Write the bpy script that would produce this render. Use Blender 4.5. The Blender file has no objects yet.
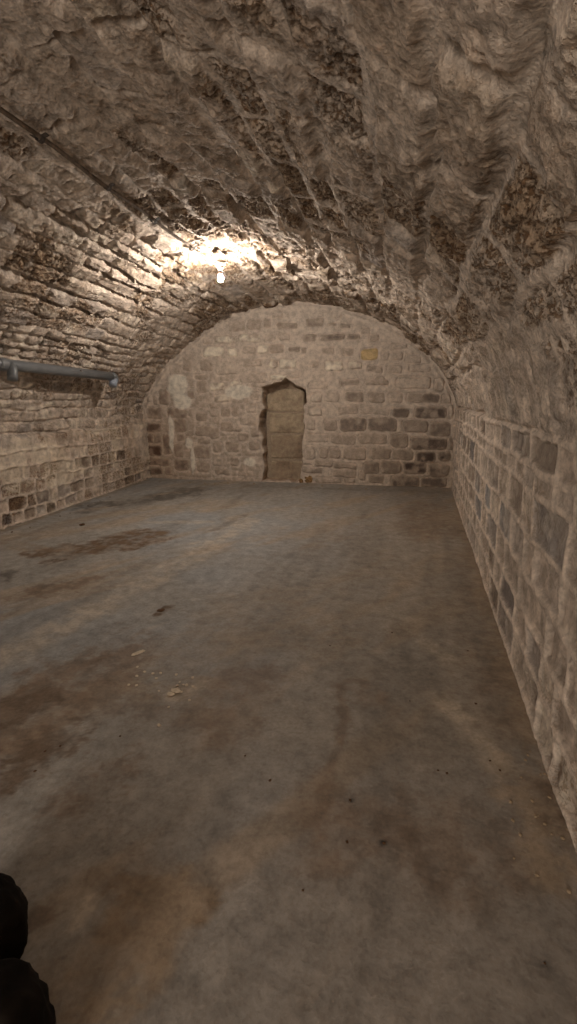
import bpy, bmesh, math, random
import numpy as np
from mathutils import Vector, Matrix
random.seed(7); RNG = np.random.RandomState(7)
S = bpy.context.scene
COL = S.collection

# ------------------------------------------------------------------ survey of the cellar
F = 480.0; H = 1.5
PITCH = math.atan(114/F); YAW = math.atan(131.5/F*math.cos(PITCH))
FW = np.array([-math.sin(YAW)*math.cos(PITCH), math.cos(YAW)*math.cos(PITCH), -math.sin(PITCH)])
RT = np.array([math.cos(YAW), math.sin(YAW), 0.0]); UP = np.cross(RT, FW)
O = np.array([0, 0, H])
def sight(x, y):
    d = FW*F + RT*(x-288.5) - UP*(y-512); return d/np.linalg.norm(d)
def on_floor(x, y, z=0.0):
    d = sight(x, y); return O + d*((z-H)/d[2])
A0 = on_floor(142, 477.5); B0 = on_floor(449, 487.5)
EW = (B0-A0)/np.linalg.norm(B0-A0); EN = np.array([EW[1], -EW[0], 0.0])      # EN points back into the room (-y)
def on_end(x, y):
    d = sight(x, y); t = ((A0-O)@EN)/(d@EN); P = O + d*t
    return (P-A0)@EW, P[2]

# ------------------------------------------------------------------ noise in numpy
def _h(ix, iy, seed):
    n = (ix*374761393 + iy*668265263 + seed*1442695041) & 0xFFFFFFFF
    n = ((n ^ (n >> 13))*1274126177) & 0xFFFFFFFF
    n = (n ^ (n >> 16)) & 0xFFFFFFFF
    n = (n*2246822519) & 0xFFFFFFFF
    return ((n ^ (n >> 15)) & 0xFFFF)/65535.0
def vn(x, y, seed=0):
    ix = np.floor(x).astype(np.int64); iy = np.floor(y).astype(np.int64)
    fx = x-ix; fy = y-iy
    fx = fx*fx*fx*(fx*(fx*6-15)+10); fy = fy*fy*fy*(fy*(fy*6-15)+10)
    a = _h(ix, iy, seed); b = _h(ix+1, iy, seed); c = _h(ix, iy+1, seed); d = _h(ix+1, iy+1, seed)
    return (a+(b-a)*fx)*(1-fy)+(c+(d-c)*fx)*fy*1.0
def fbm(x, y, seed=0, oc=4, g=0.5):
    s = 0; a = 1; t = 0
    for k in range(oc):
        s = s+a*(vn(x*2**k+17.3*k, y*2**k+5.1*k, seed+k*13)*2-1); t += a; a *= g
    return s/t
def cell(x, y, seed=0):
    ix = np.floor(x).astype(np.int64); iy = np.floor(y).astype(np.int64)
    best = np.full(x.shape, 9.0)
    for i in (-1, 0, 1):
        for j in (-1, 0, 1):
            px = ix+i+_h(ix+i, iy+j, seed); py = iy+j+_h(ix+i, iy+j, seed+77)
            best = np.minimum(best, (px-x)**2+(py-y)**2)
    return np.sqrt(best)
def sm(a, b, x):
    t = np.clip((x-a)/(b-a), 0, 1); return t*t*(3-2*t)
def lin(c):
    c = np.array(c, float)/255.0
    return np.where(c <= 0.04045, c/12.92, ((c+0.055)/1.055)**2.4)
def mix(a, b, t):
    return a+(b-a)*t[..., None]

# ------------------------------------------------------------------ mesh helpers
def link(o, parent=None):
    COL.objects.link(o)
    if parent is not None: o.parent = parent
    return o
def tag(o, label=None, cat=None, group=None, kind=None):
    if label: o['label'] = label
    if cat: o['category'] = cat
    if group: o['group'] = group
    if kind: o['kind'] = kind
    return o
def grid_mesh(name, P, col, mat, keep=None, flip=False, extra=None):
    n, m = P.shape[:2]
    idx = np.arange(n*m).reshape(n, m)
    q = np.stack([idx[:-1, :-1], idx[1:, :-1], idx[1:, 1:], idx[:-1, 1:]], -1)
    if flip: q = q[..., ::-1]
    if keep is not None: q = q[keep]
    q = q.reshape(-1, 4)
    used = np.unique(q); remap = np.full(n*m, -1); remap[used] = np.arange(len(used))
    q = remap[q]; V = P.reshape(-1, 3)[used]; Cc = col.reshape(-1, 3)[used]
    me = bpy.data.meshes.new(name)
    me.vertices.add(len(V)); me.vertices.foreach_set('co', V.astype(np.float32).ravel())
    me.loops.add(q.size); me.loops.foreach_set('vertex_index', q.astype(np.int32).ravel())
    me.polygons.add(len(q)); me.polygons.foreach_set('loop_start', (np.arange(len(q))*4).astype(np.int32))
    me.polygons.foreach_set('loop_total', np.full(len(q), 4, np.int32))
    me.update(calc_edges=True)
    me.polygons.foreach_set('use_smooth', np.ones(len(q), bool))
    a = me.color_attributes.new('tint', 'FLOAT_COLOR', 'POINT')
    a.data.foreach_set('color', np.concatenate([Cc, np.ones((len(Cc), 1))], 1).astype(np.float32).ravel())
    if extra is not None:
        b = me.attributes.new('rough', 'FLOAT', 'POINT'); b.data.foreach_set('value', extra.reshape(-1)[used].astype(np.float32))
    me.materials.append(mat)
    return link(bpy.data.objects.new(name, me))

# ------------------------------------------------------------------ materials
def nodes(name):
    m = bpy.data.materials.new(name); m.use_nodes = True
    nt = m.node_tree; b = nt.nodes['Principled BSDF']
    return m, nt, b
def surface_mat(name, fine=90, *a_, fleck=0.15, **k_):
    return _surface_mat(name, fine, *a_, fleck=fleck, **k_)
def _surface_mat(name, fine=90, bump=0.4, rough=0.92, lo=0.78, hi=1.2, dist=0.006, spec=0.2, fleck=0.15):
    m, nt, b = nodes(name); N = nt.nodes; L = nt.links
    at = N.new('ShaderNodeAttribute'); at.attribute_name = 'tint'
    tc = N.new('ShaderNodeTexCoord')
    n1 = N.new('ShaderNodeTexNoise'); n1.inputs['Scale'].default_value = fine; n1.inputs['Detail'].default_value = 6; n1.inputs['Roughness'].default_value = 0.65
    n2 = N.new('ShaderNodeTexNoise'); n2.inputs['Scale'].default_value = fine/5; n2.inputs['Detail'].default_value = 5
    L.new(tc.outputs['Object'], n1.inputs['Vector']); L.new(tc.outputs['Object'], n2.inputs['Vector'])
    mr = N.new('ShaderNodeMapRange'); mr.inputs['From Min'].default_value = 0.40; mr.inputs['From Max'].default_value = 0.60
    mr.inputs['To Min'].default_value = lo; mr.inputs['To Max'].default_value = hi
    ad = N.new('ShaderNodeMath'); ad.operation = 'ADD'; hf = N.new('ShaderNodeMath'); hf.operation = 'MULTIPLY'; hf.inputs[1].default_value = 0.5
    L.new(n1.outputs['Fac'], ad.inputs[0]); L.new(n2.outputs['Fac'], ad.inputs[1]); L.new(ad.outputs[0], hf.inputs[0])
    L.new(hf.outputs[0], mr.inputs['Value'])
    vm = N.new('ShaderNodeVectorMath'); vm.operation = 'SCALE'
    L.new(at.outputs['Color'], vm.inputs[0]); L.new(mr.outputs['Result'], vm.inputs['Scale'])
    # crumbly flecks: small pits and grains, many on eroded stone, few elsewhere
    ar = N.new('ShaderNodeAttribute'); ar.attribute_name = 'rough'
    n3 = N.new('ShaderNodeTexNoise'); n3.inputs['Scale'].default_value = fine*0.55; n3.inputs['Detail'].default_value = 4; n3.inputs['Roughness'].default_value = 0.7
    L.new(tc.outputs['Object'], n3.inputs['Vector'])
    fl1 = N.new('ShaderNodeMapRange'); fl1.inputs['From Min'].default_value = 0.50; fl1.inputs['From Max'].default_value = 0.57
    L.new(n3.outputs['Fac'], fl1.inputs['Value'])
    am = N.new('ShaderNodeMath'); am.operation = 'MULTIPLY_ADD'; am.inputs[1].default_value = 0.9; am.inputs[2].default_value = fleck
    L.new(ar.outputs['Fac'], am.inputs[0])
    fm = N.new('ShaderNodeMath'); fm.operation = 'MULTIPLY'; L.new(fl1.outputs['Result'], fm.inputs[0]); L.new(am.outputs[0], fm.inputs[1])
    cm = N.new('ShaderNodeMix'); cm.data_type = 'RGBA'; cm.blend_type = 'MULTIPLY'; cm.inputs[7].default_value = (0.46, 0.36, 0.27, 1)
    L.new(fm.outputs[0], cm.inputs[0]); L.new(vm.outputs[0], cm.inputs[6])
    L.new(cm.outputs[2], b.inputs['Base Color'])
    bp = N.new('ShaderNodeBump'); bp.inputs['Strength'].default_value = bump; bp.inputs['Distance'].default_value = dist
    hs = N.new('ShaderNodeMath'); hs.operation = 'MULTIPLY_ADD'; hs.inputs[1].default_value = -0.35
    L.new(fm.outputs[0], hs.inputs[0]); L.new(hf.outputs[0], hs.inputs[2]); L.new(hs.outputs[0], bp.inputs['Height']); L.new(bp.outputs['Normal'], b.inputs['Normal'])
    b.inputs['Roughness'].default_value = rough; b.inputs['Specular IOR Level'].default_value = spec
    return m
def plain_mat(name, rgb, rough=0.5, spec=0.5, metal=0.0, var=0.15, scale=30, bump=0.1):
    m, nt, b = nodes(name); N = nt.nodes; L = nt.links
    tc = N.new('ShaderNodeTexCoord'); n = N.new('ShaderNodeTexNoise'); n.inputs['Scale'].default_value = scale; n.inputs['Detail'].default_value = 5
    L.new(tc.outputs['Object'], n.inputs['Vector'])
    r = N.new('ShaderNodeValToRGB'); c = lin(rgb)
    r.color_ramp.elements[0].position = 0.3; r.color_ramp.elements[1].position = 0.7
    r.color_ramp.elements[0].color = (*(c*(1-var)), 1); r.color_ramp.elements[1].color = (*np.minimum(c*(1+var), 1), 1)
    L.new(n.outputs['Fac'], r.inputs['Fac']); L.new(r.outputs['Color'], b.inputs['Base Color'])
    bp = N.new('ShaderNodeBump'); bp.inputs['Strength'].default_value = bump; bp.inputs['Distance'].default_value = 0.003
    L.new(n.outputs['Fac'], bp.inputs['Height']); L.new(bp.outputs['Normal'], b.inputs['Normal'])
    b.inputs['Roughness'].default_value = rough; b.inputs['Specular IOR Level'].default_value = spec; b.inputs['Metallic'].default_value = metal
    return m
M_STONE = surface_mat('masonry', 70, 1.0, 0.95, 0.64, 1.34, 0.026, fleck=0.18)
M_WALL = surface_mat('wall_masonry', 70, 0.9, 0.95, 0.76, 1.2, 0.014, fleck=0.06)
M_FLOOR = surface_mat('concrete', 60, 0.4, 0.66, 0.80, 1.16, 0.008, 0.3, fleck=0.16)
M_PIPE = plain_mat('grey_pvc', (98, 99, 100), 0.45, 0.4, 0, 0.12, 8, 0.05)
M_PIPE2 = plain_mat('pale_grey_pvc', (126, 132, 142), 0.4, 0.4, 0, 0.08, 8, 0.05)
M_RUBBER = plain_mat('black_rubber', (35, 34, 33), 0.7, 0.3)
M_COND = plain_mat('dusty_dark_conduit', (106, 92, 79), 0.95, 0.1, 0, 0.4, 25, 0.3)
M_CLIP = plain_mat('clip_metal', (74, 64, 56), 0.8, 0.2, 0.1)
M_SOCK = plain_mat('dusty_plastic', (176, 166, 150), 0.55, 0.4, 0, 0.15)
M_BRASS = plain_mat('cap_metal', (150, 145, 135), 0.35, 0.5, 0.9)
M_CHIP = plain_mat('pale_chip', (205, 190, 168), 0.9, 0.2, 0, 0.2, 60, 0.5)
M_CLOD = plain_mat('earth_clod', (92, 70, 52), 0.95, 0.1, 0, 0.3, 60, 0.6)
M_CRUMB = plain_mat('mortar_crumb', (158, 138, 114), 0.95, 0.1, 0, 0.3, 60, 0.6)
M_BRICK = plain_mat('ochre_brick', (132, 104, 72), 0.9, 0.2, 0, 0.5, 40, 0.6)
M_BLACK = plain_mat('shade_black_stone', (27, 22, 18), 0.95, 0.1, 0, 0.6, 14, 1.0)  # near-black base colour stands in for the unlit side of the stones

# ------------------------------------------------------------------ vault cross-section
PX = [(-5.06, -0.1), (-5.06, 0.25), (-5.06, 0.7), (-5.06, 1.05), (-5.05, 1.3), (-4.98, 1.5), (-4.79, 1.77), (-4.55, 2.04), (-4.28, 2.25), (-3.84, 2.583), (-3.315, 2.85),
      (-2.9, 2.97), (-2.569, 3.022), (-2.04, 3.035), (-1.53, 2.96), (-1.2, 2.87), (-0.642, 2.655), (-0.3, 2.46), (-0.013, 2.233), (0.2, 2.02), (0.337, 1.836),
      (0.47, 1.60), (0.535, 1.42), (0.57, 1.2), (0.585, 0.6), (0.60, 0.2), (0.60, -0.1)]
def catmull(pts, n=14):
    P = np.array(pts); out = []
    for i in range(len(P)-1):
        a = P[max(i-1, 0)]; b = P[i]; c = P[i+1]; d = P[min(i+2, len(P)-1)]
        for k in range(n):
            t = k/n
            out.append(0.5*(2*b+(c-a)*t+(2*a-5*b+4*c-d)*t*t+(3*b-a-3*c+d)*t**3))
    out.append(P[-1]); return np.array(out)
PROF = catmull(PX); SL = np.concatenate([[0], np.cumsum(np.linalg.norm(np.diff(PROF, axis=0), axis=1))]); UL = SL[-1]
XR = 0.6
def kw(y): return (5.20+0.075*(np.clip(y, 1.5, 9)-4.3))/5.60 + 0.004
def prof(u):
    return np.interp(u, SL, PROF[:, 0]), np.interp(u, SL, PROF[:, 1])
def u_of(x, z):
    i = np.argmin((PROF[:, 0]-x)**2+(PROF[:, 1]-z)**2); return SL[i]
def on_vault(px, py, inset=0.0):
    d = sight(px, py); t = np.arange(0.6, 14, 0.01); P = O+d*t[:, None]
    x0 = XR+(P[:, 0]-XR)/kw(P[:, 1])
    best = None
    # outside test: compare with profile polygon in polar form about a centre
    cx, cz = -2.2, 0.9
    ap = np.arctan2(PROF[:, 1]-cz, PROF[:, 0]-cx); rp = np.hypot(PROF[:, 1]-cz, PROF[:, 0]-cx)
    o = np.argsort(ap); ap = ap[o]; rp = rp[o]
    a = np.arctan2(P[:, 2]-cz, x0-cx); r = np.hypot(P[:, 2]-cz, x0-cx)
    out = r > np.interp(a, ap, rp)-inset
    i = np.argmax(out)
    return P[i], u_of(x0[i], P[i][2]), P[i][1]
U_L = u_of(-5.06, 1.06); U_R = u_of(0.55, 1.33)

def rowset(a, b, lo, hi, rng):
    out = [a]
    while out[-1] < b: out.append(out[-1]+rng.uniform(lo, hi))
    return out
r1 = np.random.RandomState(3)
lower_left = [-0.2, 0.12, 0.27, 0.44, 0.60, 0.78, 0.95, U_L]
vault = rowset(U_L+0.01, U_L+1.2, 0.10, 0.16, r1)[1:]; n_thin = len(lower_left)+len(vault); vault += rowset(vault[-1], U_L+2.9, 0.13, 0.24, r1)[1:]; vault += rowset(vault[-1], U_R-0.62, 0.20, 0.34, r1)[1:]
while vault[-1] > U_R-0.55: vault.pop()
ru = lambda z: u_of(0.58, z)
right_rows = [U_R-0.42, U_R, ru(1.17), ru(1.03), ru(0.80), ru(0.59), ru(0.38), ru(0.2), ru(0.0), UL+0.3]
UB = np.array(lower_left+vault+right_rows)
assert np.all(np.diff(UB) > 0), UB
i_voussoir = len(lower_left)+len(vault)

def masonry(u, v, rows, seed, length, warp=0.035, rc=0.035):
    """signed distance inside the stone (m), stone id, local coordinates"""
    w = warp*fbm(u*1.3, v*0.9, seed+1, 3)+0.012*fbm(u*7, v*7, seed+2, 2)
    uu = u+w; vv = v+warp*fbm(u*1.7+9, v*1.7, seed+5, 3)+0.015*fbm(u*8, v*8, seed+6, 2)
    row = np.clip(np.searchsorted(rows, uu)-1, 0, len(rows)-2)
    dv = np.zeros_like(u); sid = np.zeros(u.shape, np.int64); la = np.zeros_like(u)
    for k in range(len(rows)-1):
        msk = row == k
        if not msk.any(): continue
        rg = np.random.RandomState(seed*100+k); lo, hi = length(k)
        b = [-6-rg.rand()*hi]
        while b[-1] < 10: b.append(b[-1]+rg.uniform(lo, hi))
        b = np.array(b); x = vv[msk]
        slant = (rg.rand(len(b))-0.5)*0.35
        j0 = np.clip(np.searchsorted(b, x)-1, 0, len(b)-2)
        x = x+slant[j0]*(uu[msk]-(rows[k]+rows[k+1])/2)*0.5
        j = np.clip(np.searchsorted(b, x)-1, 0, len(b)-2)
        dv[msk] = np.minimum(x-b[j], b[j+1]-x); sid[msk] = k*1000+j
        la[msk] = (x-b[j])/(b[j+1]-b[j])*2-1
    lo_ = np.array(rows)[row]; hi_ = np.array(rows)[row+1]
    du = np.minimum(uu-lo_, hi_-uu); lb = (uu-lo_)/(hi_-lo_)*2-1
    qx = rc-du; qy = rc-dv
    d = -(np.hypot(np.maximum(qx, 0), np.maximum(qy, 0))+np.minimum(np.maximum(qx, qy), 0)-rc)
    return d, sid, la, lb, du, dv, row, uu, vv
def rnd(sid, k):
    return _h(sid, np.full_like(sid, k), 991)

C_MORT = lin((194, 179, 164)); C_STONE = lin((178, 162, 147)); C_DARK = lin((84, 78, 75)); C_BDARK = lin((98, 82, 68))
C_LIGHT = lin((212, 200, 182)); C_RUST = lin((160, 124, 88)); C_RED = lin((132, 104, 86)); C_BLUE = lin((132, 132, 136)); C_OCH = lin((186, 160, 112))

# ------------------------------------------------------------------ side walls and vault: one field, three objects
yv = [-4.6]
while yv[-1] < 8.95:
    y = yv[-1]
    yv.append(y+(0.05 if y < 0.2 else 0.0085 if y < 3.5 else 0.0085+0.0016*(y-3.5)))
yv = np.array(yv); us = np.linspace(0, UL, int(UL/0.0085))
U, V = np.meshgrid(us, yv, indexing='ij')
def lenf(k):
    if k < len(lower_left)-1: return (0.16, 0.38)
    if k < n_thin: return (0.14, 0.36)
    if k == i_voussoir: return (0.11, 0.2)
    if k > i_voussoir: return (0.24, 0.62)
    if k == i_voussoir-1: return (0.3, 0.7)
    return (0.24, 0.62)
in_v = sm(U_L-0.05, U_L+0.25, U)*(1-sm(U_R-0.45, U_R-0.1, U)); crown = sm(U_L+1.2, U_L+2.4, U)*(1-sm(U_R-0.6, U_R-0.2, U))
d, sid, la, lb, du, dv, row, uu, vv = masonry(U, V, UB, 21, lenf, 0.045+0.015*in_v+0.03*in_v*(1-sm(U_L+0.9, U_L+1.4, U))+0.02*crown+0.05*(1-in_v)*sm(0.3, 0.6, U)*(U < 2))
zone_l = 1-sm(U_L-0.03, U_L+0.02, U+0.05*fbm(U*3, V*3, 70, 3))          # lower left wall, thicker and plastered
zone_r = sm(U_R-0.03, U_R+0.03, U)                                      # right wall
zone_v = np.clip(1-zone_l-zone_r, 0, 1)
haunch = sm(U_L+2.6, U_L+3.4, U)*(1-sm(U_R-0.35, U_R-0.1, U))
d = d+(0.010+0.009*crown)*fbm(U*15, V*12, 31, 4)-0.020*haunch
smear = sm(-0.05, 0.42, fbm(U*1.1+3, V*0.9, 41, 3)+0.25*(rnd(sid, 5)-0.5)) # where mortar covers the stones
stepL = sm(U_R-3.2, U_R-0.6, U)                                          # the haunch on the right is thickly rendered
smear = np.clip(smear*0.75+0.08*stepL+0.55*sm(0.72, 0.86, rnd(sid, 15))*crown+0.35*zone_l*sm(0.55, 0.9, U), 0, 0.92)*np.where(zone_r > 0.5, 0.7, 1)
edge = 0.022+0.03*rnd(sid, 2)
body = sm(0.004, 1, d/edge*0.8+0.1)
prot = 0.008+0.034*rnd(sid, 3)+haunch*(0.05*(rnd(sid, 3)-0.55))
tilt = (la*(rnd(sid, 7)-0.5)*0.03+lb*(rnd(sid, 8)-0.62)*0.05)
n_lo = fbm(U*2.2, V*1.6, 51, 3); n_md = fbm(U*9, V*8, 52, 4); n_hi = fbm(U*34, V*34, 53, 3)
rough_s = sm(0.45, 0.75, rnd(sid, 9))
h_v = body*(prot+tilt)-0.012*(1-body)+body*rough_s*0.014*n_md
gate = sm(-0.14, 0.10, fbm(U*3.3, V*1.4, 61, 3)+0.25*(rnd(sid, 16)-0.5))*(1-0.55*smear)
slot = (1-sm(0.006, 0.030+0.012*crown, du+0.010*fbm(U*9, V*5, 64, 3)))*gate
slotv = (1-sm(0.002, 0.018, dv+0.006*fbm(U*14, V*14, 65, 2)))*sm(0.0, 0.3, fbm(U*3, V*3, 62, 3))
h_v = h_v*(1-0.45*smear)+0.012*smear-((0.03+0.055*sm(U_L+0.6, U_L+1.7, U))*(1-0.5*haunch)*slot+0.045*slotv)
# smeared trowel ridges along the rows of the vault
ridge = fbm(U*11+2*n_lo, V*2.6, 66, 3)
lump = 1-np.abs(fbm(U*4.2+1.5*n_lo, V*2.6, 67, 4))*2.2; grit = fbm(U*22, V*20, 68, 4, 0.65)
h_v = h_v+0.020*n_lo+0.014*ridge+0.012*n_md+0.0035*n_hi+crown*(0.008*(lump-0.6)*(1-0.5*haunch)+0.016*grit*body)+0.004*grit
# eroded millstone: pitted patches
pitm = sm(0.0-0.14*haunch, 0.20, fbm(U*2.1+40, V*1.5, 81, 3)+0.42*(rnd(sid, 11)-0.5)-0.14*(1-crown))*sm(-0.004, 0.016, d)*(1-0.6*zone_r)
pits = 1-sm(0.15, 0.6, cell(U*42, V*42, 5)); pits2 = 1-sm(0.1, 0.55, cell(U*17, V*15, 6))
h_v = h_v-pitm*(0.013*pits+0.020*pits2*(0.4+0.6*crown)+0.010)
# scattered holes
hole = (1-sm(0.02, 0.12, cell(U*1.6, V*1.3, 9)+0.05*fbm(U*12, V*12, 91, 2)))
h_v = h_v-0.05*hole
# right wall and lower left: stones a little back, mortar ribbons slightly proud
dw = d-0.005*zone_r*sm(0.1, 0.4, UL-U)
body_w = sm(0.002, 0.016, dw-0.010)
h_w = -0.026*body_w*(0.6+0.8*rnd(sid, 3))+body_w*0.012*n_md+0.006*n_md+0.003*n_hi+0.012*n_lo-0.008*np.exp(-((d-0.014)/0.006)**2)
h_w = h_w*(1-0.5*smear)-0.02*slot*0.5*(1-zone_r)+body_w*rough_s*0.007*n_md-0.012*hole*0
h = zone_v*h_v*(0.62+0.16*crown)+(1-zone_v)*h_w+0.05*zone_l
h = h-0.025*zone_v
# the vertical crack beside the far right corner
Pc, uc, vc = on_vault(456.5, 478); 
cr = np.exp(-((V-vc+0.05*np.sin((U-uc)*16)+0.02*fbm(U*15, V*3, 5, 2))/0.13)**2)*(1-sm(0.10, 0.17, np.abs(U-uc)))
h = h-0.10*cr
h = np.where(U > UL-0.14, h*np.clip((UL-U)/0.04, 0.4, 1), h)

# colour of the stone itself
dark = np.zeros_like(U); bl = np.zeros_like(U)
pts_dark = [  # stones seen dark in the walls: pixel, darkness, brown(0) or blue-grey(1)
 (118, 453, .9, 0), (122, 468, .8, 0), (128, 478, .9, 0), (17, 499, .9, 0), (27, 497, .9, 0), (40, 494, .8, 0), (2, 519, 1., 0), (20, 511, .7, 0),
 (31, 507, .9, 0), (52, 503, .6, 0), (70, 487, .5, 0), (92, 465, .6, 0), (90, 478, .6, 0), (77, 466, .3, 0), (138, 474, .8, 0), (28, 485, .4, 0), (136, 448, .3, 0),
 (473, 456, .9, 1), (459, 432, .7, 1), (460, 445, .7, 1), (487, 475, .4, 1), (477, 490, .8, 1), (484, 502, .9, 1), (478, 505, .8, 1), (500, 525, .8, 1),
 (511, 490, .6, 0), (541, 525, .7, 1), (515, 545, .4, 1), (535, 555, .2, 1), (494, 585, .7, 0), (508, 605, .7, 1), (503, 595, .8, 0), (520, 440, .5, 0), (548, 452, .5, 0), (474, 530, .4, 0),
 (488, 550, .5, 0), (495, 540, .5, 1), (512, 580, .3, 0), (558, 480, .1, 0), (556, 430, .3, 1), (482, 432, .5, 0), (508, 436, .4, 0)]
for px, py, k, b in pts_dark:
    P, u_, v_ = on_vault(px, py)
    i = np.searchsorted(us, u_); j = np.searchsorted(yv, v_)
    s_ = sid[min(i, len(us)-1), min(j, len(yv)-1)]
    mk = sid == s_; dark[mk] = np.maximum(dark[mk], k); bl[mk] = b
blot = sm(-0.35, 0.25, fbm(U*7, V*7, 55, 4))
t = np.clip(dark*(0.55+0.45*blot)+(0.22+0.25*(1-zone_v))*rnd(sid, 4)*blot*sm(0.3, 0.9, rnd(sid, 6)), 0, 1)
stone = mix(np.broadcast_to(C_STONE, U.shape+(3,)), C_LIGHT[None, None], 0.7*sm(0.3, 0.9, rnd(sid, 12))*sm(-0.2, 0.3, n_md))
drk = mix(np.broadcast_to(C_BDARK, U.shape+(3,)), C_BLUE[None, None]*0.75, bl)
stone = mix(stone, drk, t)
stone = mix(stone, C_BLUE[None, None], 0.35*sm(0.75, 0.95, rnd(sid, 13)))
stone = mix(stone, lin((120, 108, 98))[None, None], zone_r*(0.4+0.6*blot)*(0.12+0.5*rnd(sid, 14)))
stone = stone*(1+0.22*(1-zone_v)*fbm(U*5, V*26, 98, 3))[..., None]
rust = pitm*sm(-0.02, 0.35, fbm(U*5, V*5, 83, 4)+0.3*(pits-0.3))*(0.35+0.65*crown)
stone = mix(stone, C_RUST[None, None]*0.9, 0.75*rust)
stone = mix(stone, C_RED[None, None], 0.5*rust*sm(0.1, 0.4, fbm(U*2+7, V*2, 84, 2)))
maskS = sm(0.0, 0.014, d-0.008)*(1-0.80*smear*(1-0.6*rust)*(1-dark))
maskS = np.where(zone_v > 0.5, maskS*0.9, np.where(zone_r > 0.5, sm(0.0, 0.014, dw-0.008)*(1-0.6*smear*(1-dark)), maskS))
mort = mix(np.broadcast_to(C_MORT, U.shape+(3,)), C_STONE[None, None], sm(-0.3, 0.4, n_lo)*0.5*(1-zone_r))*(1+0.10*zone_r)[..., None]
stone = mix(stone, lin((142, 120, 96))[None, None], crown*np.clip(0.62*pitm+0.35*sm(0.3, 0.8, rnd(sid, 17)), 0, 0.8))
colr = mix(mort, stone, maskS)
colr = colr*(1+0.12*fbm(U*0.9, V*0.7, 95, 3)+0.18*n_md+0.22*grit+0.12*n_hi)[..., None]
cream = zone_l*sm(0.08, 0.22, fbm(U*3.4, V*3.0, 99, 4))*(1-dark)
colr = mix(colr, lin((206, 192, 172))[None, None], 0.6*cream)
# damp brownish band low on the left wall and near the far left corner
damp = sm(0.0, 0.4, fbm(U*1.2+5, V*1.2, 96, 3))*zone_l*0.3
colr = mix(colr, colr*np.array([0.8, 0.68, 0.58]), damp)

x0, z0 = prof(U); xe, ze = prof(np.clip(U+0.06, 0, UL)); xs_, zs_ = prof(np.clip(U-0.06, 0, UL))
tx = xe-xs_; tz = ze-zs_; ln = np.hypot(tx, tz); nx = tz/ln; nz = -tx/ln          # inward normal
k = kw(V)
# the vault undulates a little along its length
wave = 0.03*fbm(U*0.5, V*0.6, 97, 2)*zone_v
X = XR+(x0-XR)*k+nx*(h+wave); Z = z0+nz*(h+wave)
G = np.stack([X, V, Z], -1)
iL = int(np.searchsorted(us, U_L-0.02)); iR = int(np.searchsorted(us, U_R))
for nm, a, b in (('wall_left', 0, iL), ('ceiling', iL, iR), ('wall_right', iR, len(us)-1)):
    o = grid_mesh(nm, G[a:b+1], colr[a:b+1], M_STONE if nm == 'ceiling' else M_WALL, flip=False, extra=np.clip(0.9*pitm+0.25*rough_s*maskS, 0, 1)[a:b+1]); o['kind'] = 'structure'
VG = G

# ------------------------------------------------------------------ end wall
WL = np.linalg.norm(B0-A0)
s_ax = np.arange(-0.25, WL+0.25, 0.0105); z_ax = np.arange(-0.06, 3.16, 0.0105)
Sg, Zg = np.meshgrid(s_ax, z_ax, indexing='ij')
wS = Sg+0.018*fbm(Sg*3, Zg*3, 201, 3)+0.01*fbm(Sg*13, Zg*13, 202, 2); wZ = Zg+0.018*fbm(Sg*3+9, Zg*3, 203, 3)+0.008*fbm(Sg*13, Zg*13, 204, 2)
def frame(ox, oy, sc, items): return [(ox+a/sc, oy+b/sc, ox+c/sc, oy+e/sc, k) for a, b, c, e, k in items]
ST = []
ST += frame(300, 380, 7.21, [(50, 390, 205, 450, .1), (222, 388, 405, 468, .2), (425, 385, 626, 465, .15), (135, 488, 205, 562, .15), (208, 488, 295, 562, .25), (310, 485, 480, 575, .2), (515, 488, 652, 575, .35),
  (25, 470, 110, 570, .1), (105, 578, 240, 625, .2), (20, 585, 85, 610, .2), (15, 625, 160, 670, .55), (240, 600, 410, 640, .3), (235, 645, 410, 700, .25), (455, 590, 575, 675, .55), (495, 682, 606, 745, .4), (430, 665, 475, 725, .2),
  (285, 270, 480, 370, .65), (170, 280, 268, 365, .35), (55, 290, 110, 365, .1), (490, 268, 700, 372, .6), (275, 190, 420, 250, .15), (430, 190, 650, 250, .1), (60, 200, 160, 260, -.2), (75, 100, 160, 165, -.2),
  (185, 95, 290, 160, .1), (325, 85, 460, 160, .6), (495, 90, 612, 165, .5), (290, 0, 430, 40, .35), (470, 0, 640, 40, .3), (110, 705, 300, 745, .2), (320, 705, 400, 740, .2), (60, 20, 200, 70, .0)])
ST += frame(375, 380, 7.21, [(100, 92, 200, 165, .05), (230, 95, 345, 165, .25), (340, 95, 462, 165, .7), (125, 200, 245, 270, .75), (285, 195, 515, 275, .85), (200, 285, 385, 380, .4), (395, 295, 550, 405, .6), (105, 385, 240, 485, .45),
  (260, 415, 515, 505, .85), (120, 500, 280, 580, .45), (300, 515, 440, 605, 1.15), (452, 520, 540, 590, 1.), (40, 585, 190, 680, .45), (205, 592, 370, 682, 1.1), (385, 605, 530, 700, .8), (115, 690, 320, 775, .75),
  (325, 700, 520, 770, .75), (-35, 590, 30, 670, .35), (522, 415, 555, 505, .5), (530, 185, 560, 280, .4), (480, 100, 545, 170, .4)])
ST += frame(375, 330, 7.21, [(155, 330, 400, 425, -.05), (250, 240, 400, 300, .0), (110, 160, 200, 215, .0), (220, 175, 330, 235, .05), (50, 160, 100, 220, .05), (0, 260, 60, 310, .2), (0, 330, 70, 385, .25), (90, 250, 200, 310, .05),
  (425, 345, 500, 440, .35), (120, 100, 230, 140, .1)])
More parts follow.
